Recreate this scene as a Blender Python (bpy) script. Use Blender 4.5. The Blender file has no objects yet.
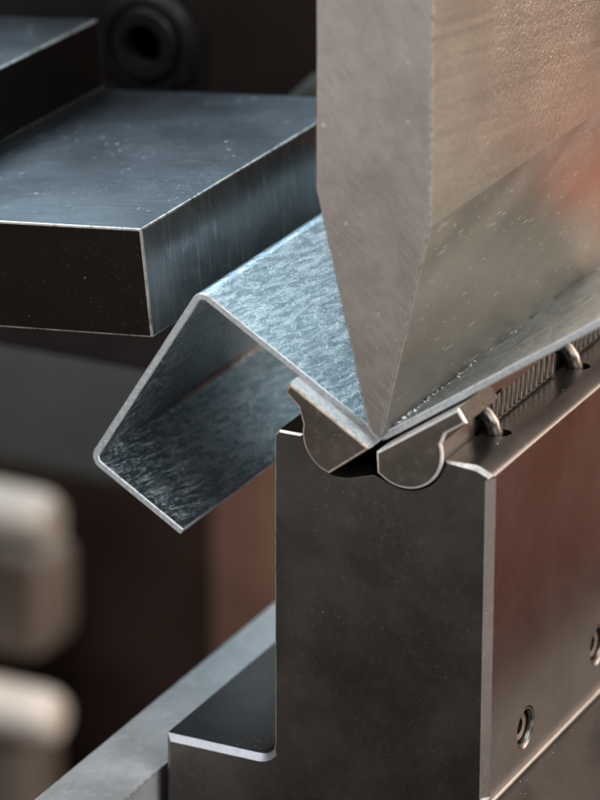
import bpy, bmesh, math, random
from mathutils import Vector, Matrix

random.seed(7)
sc = bpy.context.scene
COL = sc.collection
MM = 0.001

# ---------------------------------------------------------------- camera
TH, PH = math.radians(21.4026), math.radians(26.4476)
c, s, C, S = math.cos(PH), math.sin(PH), math.cos(TH), math.sin(TH)
R_ = Vector((c, s, 0)); W_ = Vector((-s * C, c * C, -S)); U_ = Vector((-s * S, c * S, C))
cam_d = bpy.data.cameras.new('camera')
cam = bpy.data.objects.new('camera', cam_d); COL.objects.link(cam)
m = Matrix((R_, U_, -W_)).transposed().to_4x4()
m.translation = Vector((0.31959, -0.67782, 0.30267))
cam.matrix_world = m
cam_d.sensor_fit = 'HORIZONTAL'; cam_d.sensor_width = 36; cam_d.lens = 231
cam_d.clip_start = 0.05; cam_d.clip_end = 60
cam_d.dof.use_dof = True; cam_d.dof.focus_distance = 0.828; cam_d.dof.aperture_fstop = 18.0
cam_d.dof.aperture_blades = 0
sc.camera = cam

# ---------------------------------------------------------------- world: a dim workshop
wd = bpy.data.worlds.new('World'); sc.world = wd; wd.use_nodes = True
nt = wd.node_tree; nt.nodes.clear()
wo = nt.nodes.new('ShaderNodeOutputWorld'); bg = nt.nodes.new('ShaderNodeBackground')
tc = nt.nodes.new('ShaderNodeTexCoord')
nz = nt.nodes.new('ShaderNodeTexNoise'); nz.inputs['Scale'].default_value = 2.2; nz.inputs['Detail'].default_value = 3
cr = nt.nodes.new('ShaderNodeValToRGB')
cr.color_ramp.elements[0].position = 0.35; cr.color_ramp.elements[0].color = (0.010, 0.009, 0.009, 1)
cr.color_ramp.elements[1].position = 0.72; cr.color_ramp.elements[1].color = (0.085, 0.074, 0.066, 1)
nt.links.new(tc.outputs['Generated'], nz.inputs['Vector'])
nt.links.new(nz.outputs['Fac'], cr.inputs['Fac'])
nt.links.new(cr.outputs['Color'], bg.inputs['Color'])
bg.inputs['Strength'].default_value = 0.6
nt.links.new(bg.outputs['Background'], wo.inputs['Surface'])

# ---------------------------------------------------------------- lamps, some of them added fills
def lamp(name, loc, target, size, size_y, power, color):
    d = bpy.data.lights.new(name, 'AREA'); d.shape = 'RECTANGLE'; d.size = size; d.size_y = size_y
    d.energy = power; d.color = color
    o = bpy.data.objects.new(name, d); COL.objects.link(o)
    o.location = Vector(loc) * MM
    o.rotation_euler = (Vector(target) * MM - o.location).to_track_quat('-Z', 'Y').to_euler()
    return o
lamp('window_light', (-560, 700, 560), (-20, 40, 20), 0.9, 0.7, 15.5, (0.66, 0.86, 1.0))
lamp('front_light', (-420, -950, 60), (0, 0, -10), 0.9, 0.8, 3.0, (1.0, 0.92, 0.87))
lamp('overhead_light', (-430, -370, 850), (0, 0, 0), 0.45, 0.45, 4.0, (0.97, 0.98, 1.0))
lamp('right_light', (560, -120, 600), (10, 20, 0), 0.6, 0.6, 8.0, (0.93, 0.98, 1.0))
lamp('side_light', (690, 650, 300), (10, 60, 40), 0.7, 0.5, 13.0, (1.0, 0.82, 0.68))
lamp('back_fill_light', (-420, 420, 150), (-480, 640, -420), 0.25, 0.25, 3.6, (1.0, 0.93, 0.85))  # fill added to brighten the blurred rollers
lamp('low_right_light', (760, -380, -250), (20, 0, 0), 0.5, 0.5, 2.0, (1.0, 0.9, 0.82))
sd = bpy.data.lights.new('cabinet_fill_spot', 'SPOT'); sd.energy = 4.2; sd.spot_size = math.radians(78); sd.spot_blend = 0.6  # spot added to brighten the unseen cabinet for its reflection
sd.color = (1.0, 0.9, 0.82); sd.shadow_soft_size = 0.02
so = bpy.data.objects.new('cabinet_fill_spot', sd); COL.objects.link(so); so.location = (0.27, 0.0, 0.18)
so.rotation_euler = (Vector((0.14, 0.30, -0.14)) - so.location).to_track_quat('-Z', 'Y').to_euler()

sc.view_settings.view_transform = 'Standard'; sc.view_settings.look = 'None'
sc.view_settings.exposure = 0.0; sc.view_settings.gamma = 1.0

# ---------------------------------------------------------------- materials
class N:
    def __init__(self, name):
        self.m = bpy.data.materials.new(name); self.m.use_nodes = True
        self.t = self.m.node_tree; self.p = self.t.nodes['Principled BSDF']
        tc = self.t.nodes.new('ShaderNodeTexCoord'); self.co = tc.outputs['Object']
    def new(self, kind, **kw):
        n = self.t.nodes.new(kind)
        for k, v in kw.items():
            if hasattr(n, k): setattr(n, k, v)
        return n
    def link(self, a, b): self.t.links.new(a, b)
    def mapping(self, scale, rot=(0, 0, 0), co=None):
        n = self.new('ShaderNodeMapping')
        n.vector_type = 'POINT'
        n.inputs['Rotation'].default_value = tuple(math.radians(a) for a in rot)
        n2 = self.new('ShaderNodeMapping')
        n2.inputs['Scale'].default_value = tuple(1000.0 * q for q in scale)
        self.link(co or self.co, n.inputs['Vector']); self.link(n.outputs[0], n2.inputs['Vector'])
        return n2.outputs[0]
    def noise(self, scale, rot=(0, 0, 0), detail=3, rough=0.55, distort=0.0):
        n = self.new('ShaderNodeTexNoise'); n.inputs['Scale'].default_value = 1
        n.inputs['Detail'].default_value = detail; n.inputs['Roughness'].default_value = rough
        n.inputs['Distortion'].default_value = distort
        self.link(self.mapping(scale, rot), n.inputs['Vector'])
        return n.outputs['Fac']
    def ramp(self, f, a, b, lo=0.0, hi=1.0):
        n = self.new('ShaderNodeMapRange'); n.interpolation_type = 'SMOOTHSTEP'
        self.link(f, n.inputs['Value'])
        n.inputs['From Min'].default_value = a; n.inputs['From Max'].default_value = b
        n.inputs['To Min'].default_value = lo; n.inputs['To Max'].default_value = hi
        return n.outputs['Result']
    def math(self, op, a, b):
        n = self.new('ShaderNodeMath'); n.operation = op
        for i, v in enumerate((a, b)):
            if isinstance(v, (int, float)): n.inputs[i].default_value = v
            else: self.link(v, n.inputs[i])
        return n.outputs[0]
    def mix(self, f, a, b):
        n = self.new('ShaderNodeMix'); n.data_type = 'RGBA'
        if isinstance(f, (int, float)): n.inputs['Factor'].default_value = f
        else: self.link(f, n.inputs['Factor'])
        for key, v in ((6, a), (7, b)):
            if isinstance(v, tuple): n.inputs[key].default_value = (*v, 1)
            else: self.link(v, n.inputs[key])
        return n.outputs[2]
    def specks(self, density, size, seed=0.0, cluster=None):
        """sparse dots: a mask"""
        v = self.new('ShaderNodeTexVoronoi'); v.inputs['Scale'].default_value = 1
        self.link(self.mapping((density * (1 + .3 * seed), density, density * (1 + .15 * seed)), (13 * seed + 5, 31 * seed, 7)), v.inputs['Vector'])
        sp = self.new('ShaderNodeSeparateColor'); self.link(v.outputs['Color'], sp.inputs[0])
        rad = self.math('MULTIPLY', self.math('POWER', sp.outputs[0], 2.5), size)
        f = self.math('LESS_THAN', v.outputs['Distance'], rad)
        if cluster is not None: f = self.math('MULTIPLY', f, cluster)
        return f
    def dashes(self, length, width, density, rot, size=0.35, cluster=None):
        v = self.new('ShaderNodeTexVoronoi'); v.inputs['Scale'].default_value = 1
        k = density
        self.link(self.mapping((k * width / length, k, k), rot), v.inputs['Vector'])
        sp = self.new('ShaderNodeSeparateColor'); self.link(v.outputs['Color'], sp.inputs[0])
        rad = self.math('MULTIPLY', self.math('POWER', sp.outputs[1], 3.0), size)
        f = self.math('LESS_THAN', v.outputs['Distance'], rad)
        if cluster is not None: f = self.math('MULTIPLY', f, cluster)
        return f
    def scratches(self, scale, rot, width=0.012, mask=(0.5, 0.6), mscale=0.05):
        v = self.new('ShaderNodeTexVoronoi'); v.feature = 'DISTANCE_TO_EDGE'; v.inputs['Scale'].default_value = 1
        self.link(self.mapping(scale, rot), v.inputs['Vector'])
        f = self.ramp(v.outputs['Distance'], 0.0, width, 1, 0)
        return self.math('MULTIPLY', f, self.ramp(self.noise((mscale,) * 3, rot=(40, 10, 70), detail=2), *mask))
    def bump(self, h, strength, dist):
        n = self.new('ShaderNodeBump'); n.inputs['Strength'].default_value = strength
        n.inputs['Distance'].default_value = dist * MM
        self.link(h, n.inputs['Height'])
        self.link(n.outputs['Normal'], self.p.inputs['Normal'])
    def done(self, col, rough, metal=1.0):
        for key, v in (('Base Color', col), ('Roughness', rough), ('Metallic', metal)):
            if isinstance(v, tuple): self.p.inputs[key].default_value = (*v, 1)
            elif isinstance(v, (int, float)): self.p.inputs[key].default_value = v
            else: self.link(v, self.p.inputs[key])
        return self.m

def mat_galv():
    n = N('galvanised_steel')
    st = n.noise((1.0, 0.15, 1.0), (0, 0, 9), detail=4, rough=0.6, distort=0.7)
    sm = n.noise((2.2, 0.8, 2.2), (0, 0, 12), detail=3, rough=0.6, distort=1.0)
    big = n.noise((0.06, 0.02, 0.06), detail=3)
    flake = n.ramp(n.math('ADD', n.math('MULTIPLY', st, 0.72), n.math('MULTIPLY', sm, 0.28)), 0.42, 0.62)
    col = n.mix(flake, (0.29, 0.365, 0.415), (0.79, 0.865, 0.905))
    col = n.mix(n.math('MULTIPLY', n.ramp(big, 0.4, 0.7), 0.25), col, (0.45, 0.52, 0.56))
    sc1 = n.scratches((0.5, 0.012, 0.5), (0, 0, 3), 0.02, (0.5, 0.62))
    col = n.mix(n.math('MULTIPLY', sc1, 0.5), col, (0.85, 0.88, 0.9))
    col = n.mix(n.math('MULTIPLY', n.math('MAXIMUM', n.dashes(20, 1, 1.6, (0, 0, 90), 0.25), n.dashes(7, 1, 2.0, (0, 0, 76), 0.3)), 0.75), col, (0.9, 0.94, 0.96))
    n.bump(n.math('ADD', st, n.math('MULTIPLY', sm, 0.8)), 0.9, 0.12)
    return n.done(col, n.ramp(sm, 0.35, 0.65, 0.36, 0.24), n.ramp(n.math('ADD', n.math('MULTIPLY', st, 0.4), n.math('MULTIPLY', sm, 0.6)), 0.50, 0.62, 0.97, 0.60))
def mat_cut():
    n = N('sheared_zinc_edge')
    a = n.noise((1.2, 1.2, 1.2), detail=3)
    return n.done(n.mix(n.ramp(a, 0.35, 0.65), (0.46, 0.50, 0.53), (0.66, 0.71, 0.74)), n.ramp(a, 0.3, 0.7, 0.3, 0.45), 0.35)
def mat_ground(name='ground_tool_steel', base=(0.385, 0.36, 0.345), rough=0.40):
    n = N(name)
    big = n.noise((0.06, 0.06, 0.06), detail=5, rough=0.65)
    mot = n.noise((0.35, 0.35, 0.35), (10, 30, 50), detail=4, rough=0.6)
    fine = n.noise((0.12, 2.0, 2.4), (0, -38, 0), detail=4, rough=0.7)
    fin2 = n.noise((0.16, 2.0, 2.0), (0, -60, 0), detail=3, rough=0.7)
    col = n.mix(n.ramp(big, 0.32, 0.7), tuple(q * 0.80 for q in base), tuple(q * 1.12 for q in base))
    col = n.mix(n.math('MULTIPLY', n.ramp(mot, 0.45, 0.7), 0.30), col, tuple(q * 0.70 for q in base))
    col = n.mix(n.math('MULTIPLY', n.ramp(fine, 0.46, 0.70), 0.7), col, tuple(q * 1.38 for q in base))
    col = n.mix(n.math('MULTIPLY', n.ramp(fin2, 0.50, 0.72), 0.5), col, tuple(q * 0.62 for q in base))
    s1 = n.scratches((0.05, 0.05, 0.9), (0, 35, 0), 0.007, (0.46, 0.6))
    s2 = n.scratches((0.08, 0.08, 1.1), (20, -50, 10), 0.005, (0.48, 0.62))
    col = n.mix(n.math('MULTIPLY', s1, 0.55), col, tuple(min(1, q * 1.7) for q in base))
    col = n.mix(n.math('MULTIPLY', s2, 0.5), col, tuple(q * 0.55 for q in base))
    col = n.mix(n.math('MULTIPLY', n.math('MAXIMUM', n.specks(0.25, 0.16, 1.0), n.specks(0.6, 0.15, 0.4)), 0.6), col, (0.75, 0.73, 0.70))
    n.bump(n.math('ADD', n.math('MULTIPLY', mot, 0.6), n.math('MULTIPLY', fine, 0.7)), 0.35, 0.05)
    return n.done(col, n.ramp(fine, 0.3, 0.7, rough - 0.05, rough + 0.06))
def mat_peel(name='pitted_punch_side', base=(0.50, 0.455, 0.40), rough=0.35):
    n = N(name)
    big = n.noise((0.05, 0.03, 0.05), detail=4)
    rub = n.noise((0.4, 0.02, 0.6), (8, 0, 0), detail=4)
    peel = n.noise((1.9, 1.8, 1.2), (30, 0, 0), detail=2, rough=0.5, distort=0.5)
    area = n.ramp(n.noise((0.03, 0.03, 0.03), (0, 40, 0), detail=2), 0.35, 0.6, 0.45, 1.0)
    col = n.mix(n.ramp(big, 0.3, 0.7), tuple(q * 0.88 for q in base), tuple(q * 1.06 for q in base))
    col = n.mix(n.math('MULTIPLY', n.ramp(peel, 0.56, 0.42), 0.35), col, tuple(q * 0.6 for q in base))
    n.bump(n.math('MULTIPLY', peel, area), 0.9, 0.14)
    return n.done(col, n.ramp(rub, 0.3, 0.7, rough, rough + 0.03))
def mat_blade():
    n = N('polished_punch_flank')
    base = (0.33, 0.305, 0.27)
    big = n.noise((0.035, 0.02, 0.05), detail=4)
    fine = n.noise((0.3, 0.03, 0.3), (15, 0, 0), detail=3)
    col = n.mix(n.ramp(big, 0.3, 0.7), tuple(q * 0.75 for q in base), tuple(q * 1.15 for q in base))
    s1 = n.math('MAXIMUM', n.dashes(6, 1, 0.9, (0, 62, 90), 0.22), n.dashes(9, 1, 0.7, (0, 40, 90), 0.2))
    s2 = n.dashes(5, 1, 1.1, (0, 15, 80), 0.2)
    d = n.math('MAXIMUM', n.specks(0.30, 0.16, 0.4), n.specks(0.8, 0.2, 1.1))
    col = n.mix(n.math('MULTIPLY', n.math('MAXIMUM', n.math('MAXIMUM', s1, s2), d), 0.55), col, (0.8, 0.78, 0.74))
    n.bump(fine, 0.12, 0.05)
    return n.done(col, n.ramp(big, 0.3, 0.7, 0.30, 0.42), 0.9)
def mat_black(name, base, rough, streak=(0.02, 0.6, 0.6), srot=(0, 0, 0), dens=0.35, size=0.13, amount=0.5, tint=(0.42, 0.38, 0.34), light=2.0, sdens=1.0, metal=0.9, bumpy=0.25, rvar=1.0, bdist=0.04):
    n = N(name)
    big = n.noise((0.045, 0.045, 0.045), detail=5, rough=0.6)
    stn = n.noise(streak, srot, detail=4, rough=0.65)
    fin = n.noise((2.2, 2.2, 2.2), detail=2)
    col = n.mix(n.ramp(big, 0.32, 0.72), tuple(q * 0.85 for q in base), tuple(q * 1.15 for q in base))
    col = n.mix(n.math('MULTIPLY', n.ramp(stn, 0.48, 0.75), 0.55), col, tuple(min(1, q * light) for q in base))
    s1 = n.math('MAXIMUM', n.dashes(9, 1, 2.2, (8, 40, 10), 0.20), n.dashes(6, 1, 2.6, (-10, -55, 30), 0.20))
    s2 = n.math('MAXIMUM', n.dashes(16, 1, 2.4, (20, 78, -60), 0.17), n.dashes(5, 1, 2.8, (0, 10, 65), 0.2))
    sm_ = n.ramp(n.noise((0.05, 0.05, 0.05), (70, 20, 40), detail=3), 0.44, 0.62, 0.0, 1.0)
    col = n.mix(n.math('MULTIPLY', n.math('MULTIPLY', n.math('MAXIMUM', s1, s2), sm_), 0.5 * sdens), col, tint)
    cl = n.ramp(n.noise((0.06, 0.06, 0.06), (30, 20, 10), detail=3), 0.42, 0.66, 0.12, 1)
    dust = n.ramp(n.noise((0.035, 0.035, 0.05), (50, 5, 80), detail=5, rough=0.7), 0.52, 0.68)
    fuzz = n.ramp(n.noise((2.6, 2.6, 2.6), (5, 5, 5), detail=3, rough=0.8), 0.5, 0.68)
    col = n.mix(n.math('MULTIPLY', n.math('MULTIPLY', dust, fuzz), 0.30 * sdens), col, tint)
    d = n.math('MAXIMUM', n.specks(dens, size, 0.0, cl), n.math('MAXIMUM', n.specks(dens * 1.6, size, 1.3, cl), n.specks(dens * 3.2, size * 1.2, 0.7, cl)))
    col = n.mix(n.math('MULTIPLY', d, amount), col, tint)
    n.bump(n.math('ADD', stn, n.math('MULTIPLY', fin, 0.35)), bumpy, bdist)
    r = n.math('ADD', n.ramp(big, 0.3, 0.7, rough - 0.05 * rvar, rough + 0.08 * rvar), n.math('MULTIPLY', d, 0.2))
    return n.done(col, r, metal)
def mat_edge(name, base=(0.74, 0.70, 0.67), rough=0.35, metal=0.55, contrast=0.6):
    n = N(name)
    a = n.noise((0.7, 0.7, 0.7), detail=4, rough=0.7)
    if contrast < 0.3: a = n.math('ADD', n.math('MULTIPLY', a, 0.45), n.math('MULTIPLY', n.noise((0.09, 0.09, 0.09), (20, 50, 10), detail=4, rough=0.7), 0.55))
    return n.done(n.mix(n.ramp(a, 0.36, 0.58), tuple(q * contrast for q in base), base), n.ramp(a, 0.3, 0.7, rough, rough + 0.15), metal)
def mat_plain(name, base, rough, metal=0.0, var=0.25, scale=0.03, spec=0.5):
    n = N(name); n.p.inputs['Specular IOR Level'].default_value = spec
    a = n.noise((scale,) * 3, detail=4)
    return n.done(n.mix(n.ramp(a, 0.3, 0.7), tuple(q * (1 - var) for q in base), tuple(min(1, q * (1 + var)) for q in base)), rough, metal)

GALV, CUT = mat_galv(), mat_cut()
GROUND, BLADE = mat_ground(), mat_blade()
PEEL = mat_peel()
DIE = mat_black('dark_die_steel', (0.112, 0.104, 0.100), 0.30, (0.6, 0.6, 0.35), dens=0.8, size=0.14, amount=0.75, light=1.35, rvar=0.5)
BAR = mat_black('blackened_bar_steel', (0.098, 0.105, 0.115), 0.34, (0.05, 0.9, 0.9), (0, 0, -6), dens=0.45, size=0.2, amount=0.85, rvar=0.4, sdens=1.6, tint=(0.5, 0.52, 0.54), light=1.9)
BARDK = mat_black('dark_end_shaded_side', (0.018, 0.015, 0.014), 0.55, (0.3, 0.3, 0.3), dens=0.5, size=0.14, amount=0.5, light=1.4, sdens=0.25)  # near-black bar end; also painted shade for the upper bar's side
WING = mat_black('oiled_wing_steel', (0.125, 0.112, 0.102), 0.34, (0.4, 0.4, 0.4), dens=0.4, size=0.12, amount=0.4)
ENDSHADE = mat_black('shaded_insert_end', (0.055, 0.048, 0.040), 0.62, (0.4, 0.4, 0.4), dens=0.4, size=0.12, amount=0.4, light=1.4)  # darkened insert steel: shade painted on the end face against lamp glare
WINGTOP = mat_edge('ground_wing_face', (0.78, 0.77, 0.77), 0.30, 0.7, 0.75)
EDGE = mat_edge('worn_bright_edge')
RIM = mat_edge('pale_insert_rim', (0.88, 0.85, 0.82), 0.35, 0.3, 0.8)  # paler colour on the right insert's front rim
EDGEBAR = mat_edge('chipped_bar_edge', (0.55, 0.52, 0.49), 0.35, 0.7, 0.18)
EDGEPUNCH = mat_edge('pale_punch_edge', (0.62, 0.58, 0.55), 0.3, 0.85, 0.7)  # paler colour on the punch's front bevel
LIP = mat_edge('zinc_lip_highlight', (0.88, 0.93, 0.96), 0.3, 0.5, 0.75)  # pale bevel colour paints a highlight along the sheet's lips
STRIP = mat_edge('blue_grey_foot_edge', (0.40, 0.42, 0.46), 0.35, 0.7, 0.75)  # blue grey colour along the foot's front chamfer
EDGEDK = mat_edge('worn_brown_edge', (0.70, 0.60, 0.50), 0.4, 0.4)
BARSIDE = mat_black('grimy_lit_bar_side', (0.20, 0.195, 0.19), 0.27, (0.8, 0.8, 0.06), (0, 0, 0), dens=0.25, size=0.13, amount=0.4, tint=(0.45, 0.44, 0.43), light=2.6)  # base lifted on this face to paint in its reflection, under grime specks
RAIL = mat_black('brushed_rail_steel', (0.62, 0.61, 0.605), 0.5, (0.55, 0.30, 0.55), (0, 0, 20), dens=0.3, size=0.12, amount=0.3, tint=(0.8, 0.8, 0.8), light=1.4, metal=0.55, bumpy=1.0, bdist=0.25, sdens=1.8)
PIN = mat_edge('polished_pin_steel', (0.20, 0.18, 0.165), 0.28, 1.0)

# ---------------------------------------------------------------- helpers
def tag(o, label=None, cat=None, group=None, kind=None):
    if label: o['label'] = label
    if cat: o['category'] = cat
    if group: o['group'] = group
    if kind: o['kind'] = kind
    return o
def empty(name, loc):
    o = bpy.data.objects.new(name, None); COL.objects.link(o); o.location = Vector(loc) * MM
    o.empty_display_size = 0.01
    return o
def link(name, bm, mats, base=(0, 0, 0), parent=None, smooth=30):
    """bm is in scene millimetres; base = where the object's origin stands (scene mm)"""
    bmesh.ops.recalc_face_normals(bm, faces=bm.faces)
    for v in bm.verts: v.co = (v.co - Vector(base)) * MM
    me = bpy.data.meshes.new(name); bm.to_mesh(me); bm.free()
    for q in mats: me.materials.append(q)
    for p in me.polygons: p.use_smooth = True
    me.set_sharp_from_angle(angle=math.radians(smooth))
    o = bpy.data.objects.new(name, me); COL.objects.link(o)
    wn = o.modifiers.new('wn', 'WEIGHTED_NORMAL'); wn.keep_sharp = True; wn.weight = 100
    if parent is not None:
        o.parent = parent; o.location = Vector(base) * MM - parent.location
    else:
        o.location = Vector(base) * MM
    return o
def prism(profile, y0, y1, bm=None):
    bm = bm or bmesh.new()
    a = [bm.verts.new((x, y0, z)) for x, z in profile]
    b = [bm.verts.new((x, y1, z)) for x, z in profile]
    n = len(profile)
    bm.faces.new(a); bm.faces.new(b[::-1])
    for i in range(n):
        j = (i + 1) % n
        bm.faces.new((a[i], b[i], b[j], a[j]))
    return bm
def arc(cx, cz, r, a0, a1, n=14):
    return [(cx + r * math.cos(math.radians(a0 + (a1 - a0) * i / n)), cz + r * math.sin(math.radians(a0 + (a1 - a0) * i / n))) for i in range(n + 1)]
def bevel(bm, pick, width, seg=2, mat=None, clamp=True):
    bmesh.ops.recalc_face_normals(bm, faces=bm.faces); bm.normal_update()
    es = [e for e in bm.edges if len(e.link_faces) == 2 and pick(e)]
    r = bmesh.ops.bevel(bm, geom=es, offset=width, offset_type='OFFSET', segments=seg, profile=0.5, affect='EDGES', clamp_overlap=clamp)
    if mat is not None:
        for f in r['faces']: f.material_index = mat
    return bm
def sharp(e, deg=30): return e.calc_face_angle(0) > math.radians(deg)
def at_y(e, y): return all(abs(v.co.y - y) < 0.01 for v in e.verts)
def box(x0, x1, y0, y1, z0, z1, bm=None):
    return prism([(x0, z0), (x1, z0), (x1, z1), (x0, z1)], y0, y1, bm)
def ring(bm, axis, cen, prof, seg=32, cap=True):
    """lathe: prof = [(r, t)] along axis from cen"""
    ax = Vector(axis).normalized(); e1 = ax.orthogonal().normalized(); e2 = ax.cross(e1)
    rows = []
    for r, t in prof:
        rows.append([bm.verts.new(Vector(cen) + ax * t + (e1 * math.cos(2 * math.pi * k / seg) + e2 * math.sin(2 * math.pi * k / seg)) * r) for k in range(seg)])
    for a, b in zip(rows, rows[1:]):
        for k in range(seg):
            bm.faces.new((a[k], a[(k + 1) % seg], b[(k + 1) % seg], b[k]))
    if cap:
        bm.faces.new(rows[0][::-1]); bm.faces.new(rows[-1])
    return bm
def tube(bm, pts, r, seg=14):
    pts = [Vector(p) for p in pts]; rows = []; nrm = None
    for i, p in enumerate(pts):
        t = (pts[min(i + 1, len(pts) - 1)] - pts[max(i - 1, 0)]).normalized()
        nrm = t.orthogonal().normalized() if nrm is None else (nrm - t * nrm.dot(t)).normalized()
        b = t.cross(nrm)
        rows.append([bm.verts.new(p + (nrm * math.cos(2 * math.pi * k / seg) + b * math.sin(2 * math.pi * k / seg)) * r) for k in range(seg)])
    for a, b in zip(rows, rows[1:]):
        for k in range(seg): bm.faces.new((a[k], a[(k + 1) % seg], b[(k + 1) % seg], b[k]))
    bm.faces.new(rows[0][::-1]); bm.faces.new(rows[-1])
    return bm
def cut(o, cutters):
    """boolean the cutter meshes out of o, keep the result as o's own mesh"""
    tmp = []
    o.modifiers.clear()
    for bmc in cutters:
        bmesh.ops.recalc_face_normals(bmc, faces=bmc.faces)
        for v in bmc.verts: v.co = v.co * MM
        me = bpy.data.meshes.new('cutter'); bmc.to_mesh(me); [me.materials.append(q) for q in o.data.materials]; bmc.free()
        k = bpy.data.objects.new('cutter', me); COL.objects.link(k); tmp.append(k)
        md = o.modifiers.new('b', 'BOOLEAN'); md.operation = 'DIFFERENCE'; md.object = k; md.solver = 'EXACT'
    bpy.context.view_layer.update()
    me = bpy.data.meshes.new_from_object(o.evaluated_get(bpy.context.evaluated_depsgraph_get()))
    o.modifiers.clear(); o.data = me
    wn = o.modifiers.new('wn', 'WEIGHTED_NORMAL'); wn.keep_sharp = True; wn.weight = 100
    for k in tmp: bpy.data.objects.remove(k)
    for p in me.polygons: p.use_smooth = True
    me.set_sharp_from_angle(angle=math.radians(30))

# ---------------------------------------------------------------- setting
PANEL = mat_plain('dark_machine_paint', (0.006, 0.0045, 0.0043), 0.8, var=0.4, scale=0.008, spec=0.03)
bm = box(-1500, -60, 760, 800, -1400, 500)
tag(link('background_wall', bm, [PANEL], (-700, 760, -1400)), kind='structure')
BED = mat_plain('dark_bed_steel', (0.05, 0.046, 0.043), 0.55, 0.6)
bm = box(-68, 60, -60, 150, -150, -118)
bevel(bm, sharp, 1.5)
tag(link('machine_bed', bm, [BED], (0, 0, -150)), kind='structure')

# ---------------------------------------------------------------- far background, out of focus
GREEN = mat_plain('dark_green_grey_paint', (0.050, 0.057, 0.056), 0.6, var=0.2, scale=0.01, spec=0.1)
bm = box(-520, -265, 500, 540, -262, -150)
bevel(bm, sharp, 4)
tag(link('machine_cover', bm, [GREEN], (-390, 500, -262)), 'dark green grey machine cover, blurred behind the lower steel bar', 'machine cover')
BROWN = mat_plain('brown_painted_steel', (0.105, 0.058, 0.043), 0.7, var=0.2, spec=0.1)
bm = bmesh.new(); ring(bm, (0, 0, 1), (-272, 480, -420), [(15, 0), (18, 2), (18, 230), (15, 234)], 40)
tag(link('brown_post', bm, [BROWN], (-262, 480, -420)), 'brown round post, blurred in the dark gap left of the die block', 'post')
DARKBROWN = mat_plain('dark_brown_paint', (0.022, 0.0135, 0.0115), 0.8, var=0.4, scale=0.01, spec=0.05)
bm = box(-600, -240, 700, 730, -800, -235); bevel(bm, sharp, 5)  # backdrop panel added to tone the lower background dark brown
tag(link('brown_panel', bm, [DARKBROWN], (-420, 700, -800)), 'very dark brown backdrop panel, blurred between the pale rollers and the brown post', 'panel')
PALE = mat_plain('pale_scuffed_steel', (0.84, 0.78, 0.72), 0.5, 0.1, var=0.12, scale=0.012)
BEIGE2 = mat_plain('dull_pale_steel', (0.38, 0.35, 0.32), 0.6, 0.0, var=0.12, scale=0.012)
BEIGE = mat_plain('beige_grey_steel', (0.21, 0.175, 0.15), 0.7, 0.0, var=0.15, scale=0.012)
def roll(name, y, x1, zc, r, mat_, label):
    bm = bmesh.new()
    ring(bm, (1, 0, 0), (x1 - 300, y, zc), [(r * 0.8, 0), (r, 3), (r, 290), (r * 0.93, 295), (r * 0.75, 299), (r * 0.4, 300)], 40)
    tag(link(name, bm, [mat_], (x1 - 120, y, zc - r)), label, 'roller', 'pale rollers in the blurred background')
roll('pale_roller', 640, -454, -446, 12.5, PALE, 'bright pale roller, lowest of the blurred rollers at the left')
roll('pale_roller', 640, -454, -353, 14, BEIGE2, 'pale grey roller, uppermost of the blurred rollers at the left')
bm = box(-700, -470, 650, 690, -428, -378); bevel(bm, sharp, 9)
tag(link('beige_block', bm, [BEIGE], (-560, 650, -426)), 'beige grey block between the two blurred pale rollers', 'block')
bm = box(-700, -474, 640, 680, -560, -466); bevel(bm, sharp, 9)
tag(link('beige_block', bm, [BEIGE], (-560, 640, -560)), 'beige grey block under the lowest pale roller', 'block')

RED = mat_plain('red_brown_paint', (0.44, 0.135, 0.08), 0.7, var=0.15)
bm = box(20, 420, 300, 420, -260, -72); bevel(bm, sharp, 3)
tag(link('steel_cabinet', bm, [RED], (220, 300, -260)), 'red brown painted steel cabinet mirrored in the right side of the die', 'cabinet')

# upper left: dark upright with a counterbored screw
UP = mat_plain('dark_cast_steel', (0.034, 0.030, 0.030), 0.45, 0.5, var=0.3, scale=0.05)
up = empty('machine_upright', (-160, 150, -60))
tag(up, 'dark steel upright with a counterbored screw hole, blurred at the top left', 'machine upright')
bm = box(-230, -121, 150, 158, -60, 110); bevel(bm, sharp, 1.5)
plate = link('plate', bm, [UP], (-160, 150, -60), up)
bm = bmesh.new(); ring(bm, (0, -1, 0), (-135, 150.5, 30.5), [(14.5, 0), (14.5, 1.2), (12.5, 3.2), (10.6, 3.4), (10.2, -4), (5.2, -4), (5.0, -4)], 40, cap=False)
link('screw_collar', bm, [UP], (-135, 150, 30), up)
bm = bmesh.new(); ring(bm, (0, -1, 0), (-135, 150.3, 30.5), [(9.6, 0), (9.6, 3.0), (8.8, 4), (5.4, 4), (4.8, 0.3), (0.2, 0.3)], 40, cap=False)
link('socket_screw', bm, [UP], (-135, 150, 30), up)
OLIVE = mat_plain('olive_brass', (0.055, 0.048, 0.034), 0.7, 0.0, spec=0.1)
bm = bmesh.new(); ring(bm, (1, 0, 0), (-116, 190, 2), [(5, 0), (13, 8), (15, 16), (15, 70)], 32)
tag(link('olive_roller', bm, [OLIVE], (-90, 170, 1)), 'olive grey rounded bar, blurred in the dark just above the lower steel bar', 'bar')

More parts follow.
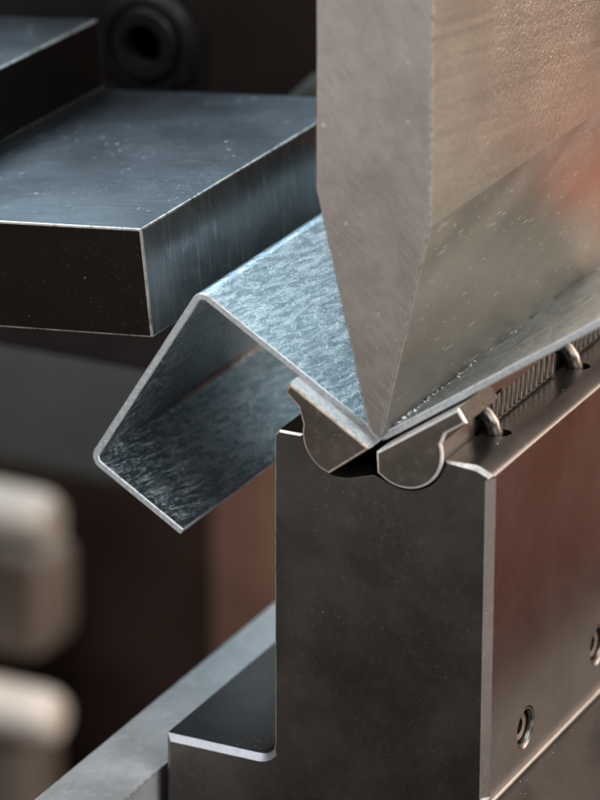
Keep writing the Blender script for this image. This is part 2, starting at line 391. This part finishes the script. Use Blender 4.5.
# ---------------------------------------------------------------- the two dark bars at the upper left
A = math.radians(5.7); ax = Vector((math.cos(A), 0, math.sin(A))); az = Vector((-math.sin(A), 0, math.cos(A)))
def tilted(o, x, y, z): return Vector(o) + ax * x + Vector((0, 1, 0)) * y + az * z
def bar_mesh(o, w, l, h, mats, name, label, edge=0.5):
    bm = bmesh.new()
    vs = [bm.verts.new(tilted(o, x, y, z)) for x, y, z in ((-w, 0, -h), (0, 0, -h), (0, l, -h), (-w, l, -h), (-w, 0, 0), (0, 0, 0), (0, l, 0), (-w, l, 0))]
    for f in ((0, 1, 5, 4), (1, 2, 6, 5), (2, 3, 7, 6), (3, 0, 4, 7), (4, 5, 6, 7), (3, 2, 1, 0)):
        bm.faces.new([vs[k] for k in f])
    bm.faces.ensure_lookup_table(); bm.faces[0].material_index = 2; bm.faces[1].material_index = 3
    bevel(bm, sharp, edge, 2, 1)
    return tag(link(name, bm, mats, o), label, 'steel bar', 'dark steel bars at the upper left')
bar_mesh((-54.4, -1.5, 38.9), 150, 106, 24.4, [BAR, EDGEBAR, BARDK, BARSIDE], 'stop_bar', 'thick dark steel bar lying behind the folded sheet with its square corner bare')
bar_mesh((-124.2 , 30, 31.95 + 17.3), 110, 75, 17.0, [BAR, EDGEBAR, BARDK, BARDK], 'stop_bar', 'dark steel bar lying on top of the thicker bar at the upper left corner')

# ---------------------------------------------------------------- rail left of the die
bm = prism([(-69.6, -112), (-51.8, -112), (-51.8, -88), (-69.6, -88)], -55, 200)
bevel(bm, sharp, 0.5, 2, 1)
tag(link('support_rail', bm, [RAIL, EDGE], (-60, 100, -112)), 'pale worn flat steel rail running back beside the foot of the die', 'rail')

# ---------------------------------------------------------------- die block
Y0 = -4.0
LZ, RZ = -77.8, -77.8
prof = [(-49.0, -117.5), (56, -117.5), (56, RZ), (30.5, RZ)]
prof += [(30.5 - 1.7 * math.sin(t), RZ + 1.7 - 1.7 * math.cos(t)) for t in [math.radians(q) for q in (18, 36, 54, 72, 90)]]
prof += [(28.8, -2.3), (28.5, -1.75), (27.9, -1.2), (25.6, -0.25), (24.4, 0.0)]
prof += arc(9.0, 0.9, 9.1, -5.68, -104, 12)
prof += [(1.5, -6.3)]
prof += arc(-6.0, 0.9, 9.1, -76, -174.32, 12)
prof += [(-20.6, 0.0), (-21.7, -1.3)]
prof += [(-21.7 - 4.2 + 4.2 * math.cos(t), LZ + 4.2 - 4.2 * math.sin(t)) for t in [math.radians(q) for q in (0, 18, 36, 54, 72, 90)]]
prof += [(-49.0, LZ)]
die = empty('die_block', (3, 0, -117.5))
tag(die, 'dark steel lower die block with a grooved top and stepped foot', 'die')
def inset(i):
    x, z = prof[i]
    if abs(x - 28.8) < 0.05: return 1.7
    if x < -22.5 and z > -79 and z < -73: return 1.35
    if x > 28.9: return 0.3
    if z > -1.9 and x > 24: return 0.9
    if -15.04 < x < 18.04 and -9 < z < 0.5: return 0.02
    if z > -1.5: return 0.45
    return 0.3
n_ = len(prof); front = []
for i in range(n_):
    (xa, za), (xb, zb), (xc, zc) = prof[i - 1], prof[i], prof[(i + 1) % n_]
    na = Vector((-(zb - za), xb - xa)).normalized(); nb = Vector((-(zc - zb), xc - xb)).normalized()
    q = (na + nb); q = q / max(0.5, q.dot(na))
    front.append((xb + q.x * inset(i), zb + q.y * inset(i)))
bm = bmesh.new()
r0 = [bm.verts.new((x, Y0, z)) for x, z in front]
r1 = [bm.verts.new((x, Y0 + inset(i), z)) for i, (x, z) in enumerate(prof)]
r2 = [bm.verts.new((x, 130, z)) for x, z in prof]
bm.faces.new(r0); bm.faces.new(r2[::-1])
for i in range(n_):
    j = (i + 1) % n_
    bm.faces.new((r1[i], r2[i], r2[j], r1[j]))
    f = bm.faces.new((r0[i], r1[i], r1[j], r0[j]))
    if inset(i) == 1.35 and inset(j) == 1.35: f.material_index = 2
    elif 0.2 < inset(i) < 1 and inset(j) > 0.2: f.material_index = 1
body = link('body', bm, [DIE, EDGE, STRIP], (0, 0, 0))
HOLES = [(28.8, 16.5, -68.0), (28.8, 57.5, -65.4), (28.8, 98.5, -65.4)]
cutters = []
for h in HOLES:
    k = bmesh.new(); ring(k, (-1, 0, 0), (h[0] + 1, h[1], h[2]), [(5.0, 0), (5.0, 1.05), (4.4, 1.6), (4.4, 8)], 32); cutters.append(k)
PINS = [(22.2, 15.6), (22.0, 59.5), (22.0, 103)]
for x, y in PINS:
    k = bmesh.new(); ring(k, (0, 0, -1), (x, y, 1), [(2.1, 0), (2.1, 9)], 28); cutters.append(k)
cut(body, cutters)
body.parent = die; body.location = -die.location
for h in HOLES:
    bm = bmesh.new(); ring(bm, (-1, 0, 0), (h[0] - 1.3, h[1], h[2]), [(1.7, 2.6), (1.8, 0.2), (3.1, 0.0), (3.8, 0.5), (4.2, 2.5)], 28)
    link('set_screw', bm, [PIN], h, die)
    bm = bmesh.new()
    t = []
    for k in range(97):
        a = k / 96 * 2 * math.pi * 2.6
        t.append((h[0] - 0.25 - 1.0 * k / 96, h[1] + 4.3 * math.cos(a), h[2] + 4.3 * math.sin(a)))
    tube(bm, t, 0.24, 6)
    link('thread', bm, [PIN], h, die)

# ---------------------------------------------------------------- rocking die inserts
WY = -5.0
left = [(1.2, 0.0), (-17.6, 11.55), (-18.7, 9.3), (-15.6, 6.4)] + arc(-6, 0.9, 8.7, 168, 254, 14)
right = [(2.5, -0.75), (21.0, 12.2), (23.0, 9.3), (18.3, 6.0), (17.75, 4.6)] + arc(9.0, 0.9, 8.75, 18, -127, 20) + [(2.75, -5.4)]
def wing(prof_, label, topface, emat, WY):
    root = empty('die_insert', (prof_[0][0], 0, -8))
    tag(root, label, 'die insert', 'rocking die inserts under the sheet')
    bm = prism(prof_, WY, 128)
    bm.faces.ensure_lookup_table()
    for f in bm.faces:
        f.normal_update()
    for f in bm.faces:
        zs = {round(v.co.x, 2) for v in f.verts}
        if len(f.verts) == 4 and zs == {round(topface[0][0], 2), round(topface[1][0], 2)}: f.material_index = 1
        if len(f.verts) == 4 and min(v.co.x for v in f.verts) > 20: f.material_index = 3
    bevel(bm, lambda e: at_y(e, WY) and sharp(e), 0.55, 2, 2)
    o = link('insert_body', bm, [WING, WINGTOP, emat, ENDSHADE], (0, 0, 0))
    return root, o
lroot, lo = wing(left, 'left rounded die insert with a pale top strip under the blue grey sheet', (left[0], left[1]), EDGEDK, -5.0)
rroot, ro = wing([(x + .4, z + .6) for x, z in right], 'right half round die insert with a bright curved rim, below the punch tip', ((right[0][0] + .4, 0), (right[1][0] + .4, 0)), RIM, -5.7)
lo.parent = lroot; lo.location = -lroot.location
# pockets for the clips, cut into the right insert
pk = []
for x, y in PINS:
    k = bmesh.new(); box(15.6, 27, y - 5.0, y + 3.2, -9, 8.9, k); pk.append(k)
k = bmesh.new(); box(20.6, 27, 10.5, 140, -9, 20, k); pk.append(k)
cut(ro, pk)
ro.parent = rroot; ro.location = -rroot.location
# fine ribs on the side of the insert between the pockets
bm = bmesh.new()
for (x, y), (x2, y2) in zip(PINS, PINS[1:]):
    yy = y + 5.2
    while yy < y2 - 6.5:                                     # a row of rounded segments
        r_ = random.uniform(1.25, 1.6)
        ring(bm, (0, 0, 1), (17.55, yy, 0.5), [(r_ * .8, 0), (r_, .3), (r_, 10.0), (r_ * .75, 10.5)], 20)
        yy += 2 * r_ + random.uniform(-0.15, 0.1)
link('ribs', bm, [WING], (18, 0, 4), rroot)
for x, y in PINS:
    bm = bmesh.new()
    tube(bm, [(14.5, y - 0.6, 5.6), (17.2, y - 0.7, 4.6), (18.8, y - 0.9, 3.5), (20.0, y - 0.9, 1.9), (20.6, y - 0.8, 0.0), (20.8, y - .7, -3)], 2.0, 18)
    link('spring_clip', bm, [PIN], (20, y, 0), rroot)

# ---------------------------------------------------------------- folded sheet
T = 1.65
def folded(pts, rads):
    top, bot = [], []
    P = [Vector((x, 0, z)) for x, z in pts]
    def off(d): return Vector((d.z, 0, -d.x))        # to the right of travel
    d0 = (P[1] - P[0]).normalized()
    top.append(P[0]); bot.append(P[0] + off(d0) * T)
    for i in range(1, len(P) - 1):
        a = (P[i] - P[i - 1]).normalized(); b = (P[i + 1] - P[i]).normalized()
        ang = math.atan2(a.z * b.x - a.x * b.z, a.dot(b))      # + = turns right (top line is outside)
        rt = rads[i]; half = abs(ang) / 2
        st = P[i] - a * rt * math.tan(half)
        side = off(a) * (1 if ang > 0 else -1)
        cen = st + side * rt
        rb = rt - T if ang > 0 else rt + T
        for k in range(9):
            q = abs(ang) * k / 8
            rot = Matrix.Rotation(q if ang > 0 else -q, 3, 'Y')
            v = rot @ (-side)
            top.append(cen + v * rt); bot.append(cen + v * rb)
    d1 = (P[-1] - P[-2]).normalized()
    top.append(P[-1]); bot.append(P[-1] + off(d1) * T)
    return top, bot
SHEET = [(-46.8, -30.7), (-69.5, -17.0), (-41.5, 27.3), (1.2, 1.5), (85.0, 59.8)]
top, bot = folded(SHEET, [0, 3.0, 3.0, 0.8, 0])
outline = [(v.x, v.z) for v in top] + [(v.x, v.z) for v in reversed(bot)]
bm = prism(outline, 0, 107)
bm.faces.ensure_lookup_table()
bm.faces[0].material_index = 1; bm.faces[1].material_index = 1
for f in bm.faces:
    f.normal_update()
bevel(bm, lambda e: sharp(e, 40), 0.26, 1, 2)
sheet = link('bent_sheet', bm, [GALV, CUT, LIP], (-41, 0, -30), smooth=25)
tag(sheet, 'galvanised steel sheet folded into an open angular channel under the punch', 'sheet metal')

# ---------------------------------------------------------------- punch
PY = -3.0
pp = [(2.0, 1.7), (2.9, 2.1), (13.4, 50.0), (13.4, 190), (-12.6, 190), (-12.6, 54.5), (-0.4, 4.2), (0.6, 2.2)]
bm = prism(pp, PY, 300)
bm.faces.ensure_lookup_table()
for f in bm.faces:
    xs = [v.co.x for v in f.verts]; zs = [v.co.z for v in f.verts]; ys = [v.co.y for v in f.verts]
    if max(ys) - min(ys) > 100 and max(zs) > 100 and max(xs) - min(xs) < 1: f.material_index = 3
    if max(ys) - min(ys) > 100 and max(zs) < 56 and max(zs) - min(zs) > 20: f.material_index = 1
bevel(bm, lambda e: at_y(e, PY) and sharp(e), 0.6, 2, 2)
tag(link('punch', bm, [GROUND, BLADE, EDGEPUNCH, PEEL], (0, 100, 1.7)), 'tall grey steel punch tapering to an edge pressed into the bent sheet', 'punch')

# ---------------------------------------------------------------- loose zinc flakes and chips
def flakes(name, pts, mat_, size, label_kind='stuff'):
    bm = bmesh.new()
    for p in pts:
        r = size * (0.3 + 1.3 * random.random() ** 2.5)
        o = Vector(p)
        vs = [bm.verts.new(o + Vector((random.uniform(-1, 1), random.uniform(-1.6, 1.6), random.uniform(-.2, 1))) * r) for _ in range(4)]
        for f in ((0, 1, 2), (0, 2, 3), (0, 3, 1), (1, 3, 2)): bm.faces.new([vs[k] for k in f])
    return tag(link(name, bm, [mat_], pts[0]), kind='stuff')
pts = []
for k in range(230):
    y = abs(random.gauss(0, 1)) * 22 + 2
    d = abs(random.gauss(0, 1)) * (1.3 if y < 32 else 0.7) + 0.55
    x = 3.0 + d * 0.8
    pts.append((x, y, 1.5 + 0.70 * (x - 1.2) + random.uniform(0.0, .2)))
flakes('zinc_flakes', pts, CUT, 0.30)
pts = []
for k in range(170):
    pts.append((-26.4 - abs(random.gauss(0, 1)) * 4, -2 + abs(random.gauss(0, 1)) * 12, LZ + 0.05))
for k in range(40):
    pts.append((30.5 + abs(random.gauss(0, 1)) * 2.5, -2 + random.random() * 60, RZ + 0.15))
for k in range(40):
    pts.append((18.6 + random.random() * 6, -2 + random.random() * 62, 0.1))
flakes('metal_chips', pts, EDGEDK, 0.16)
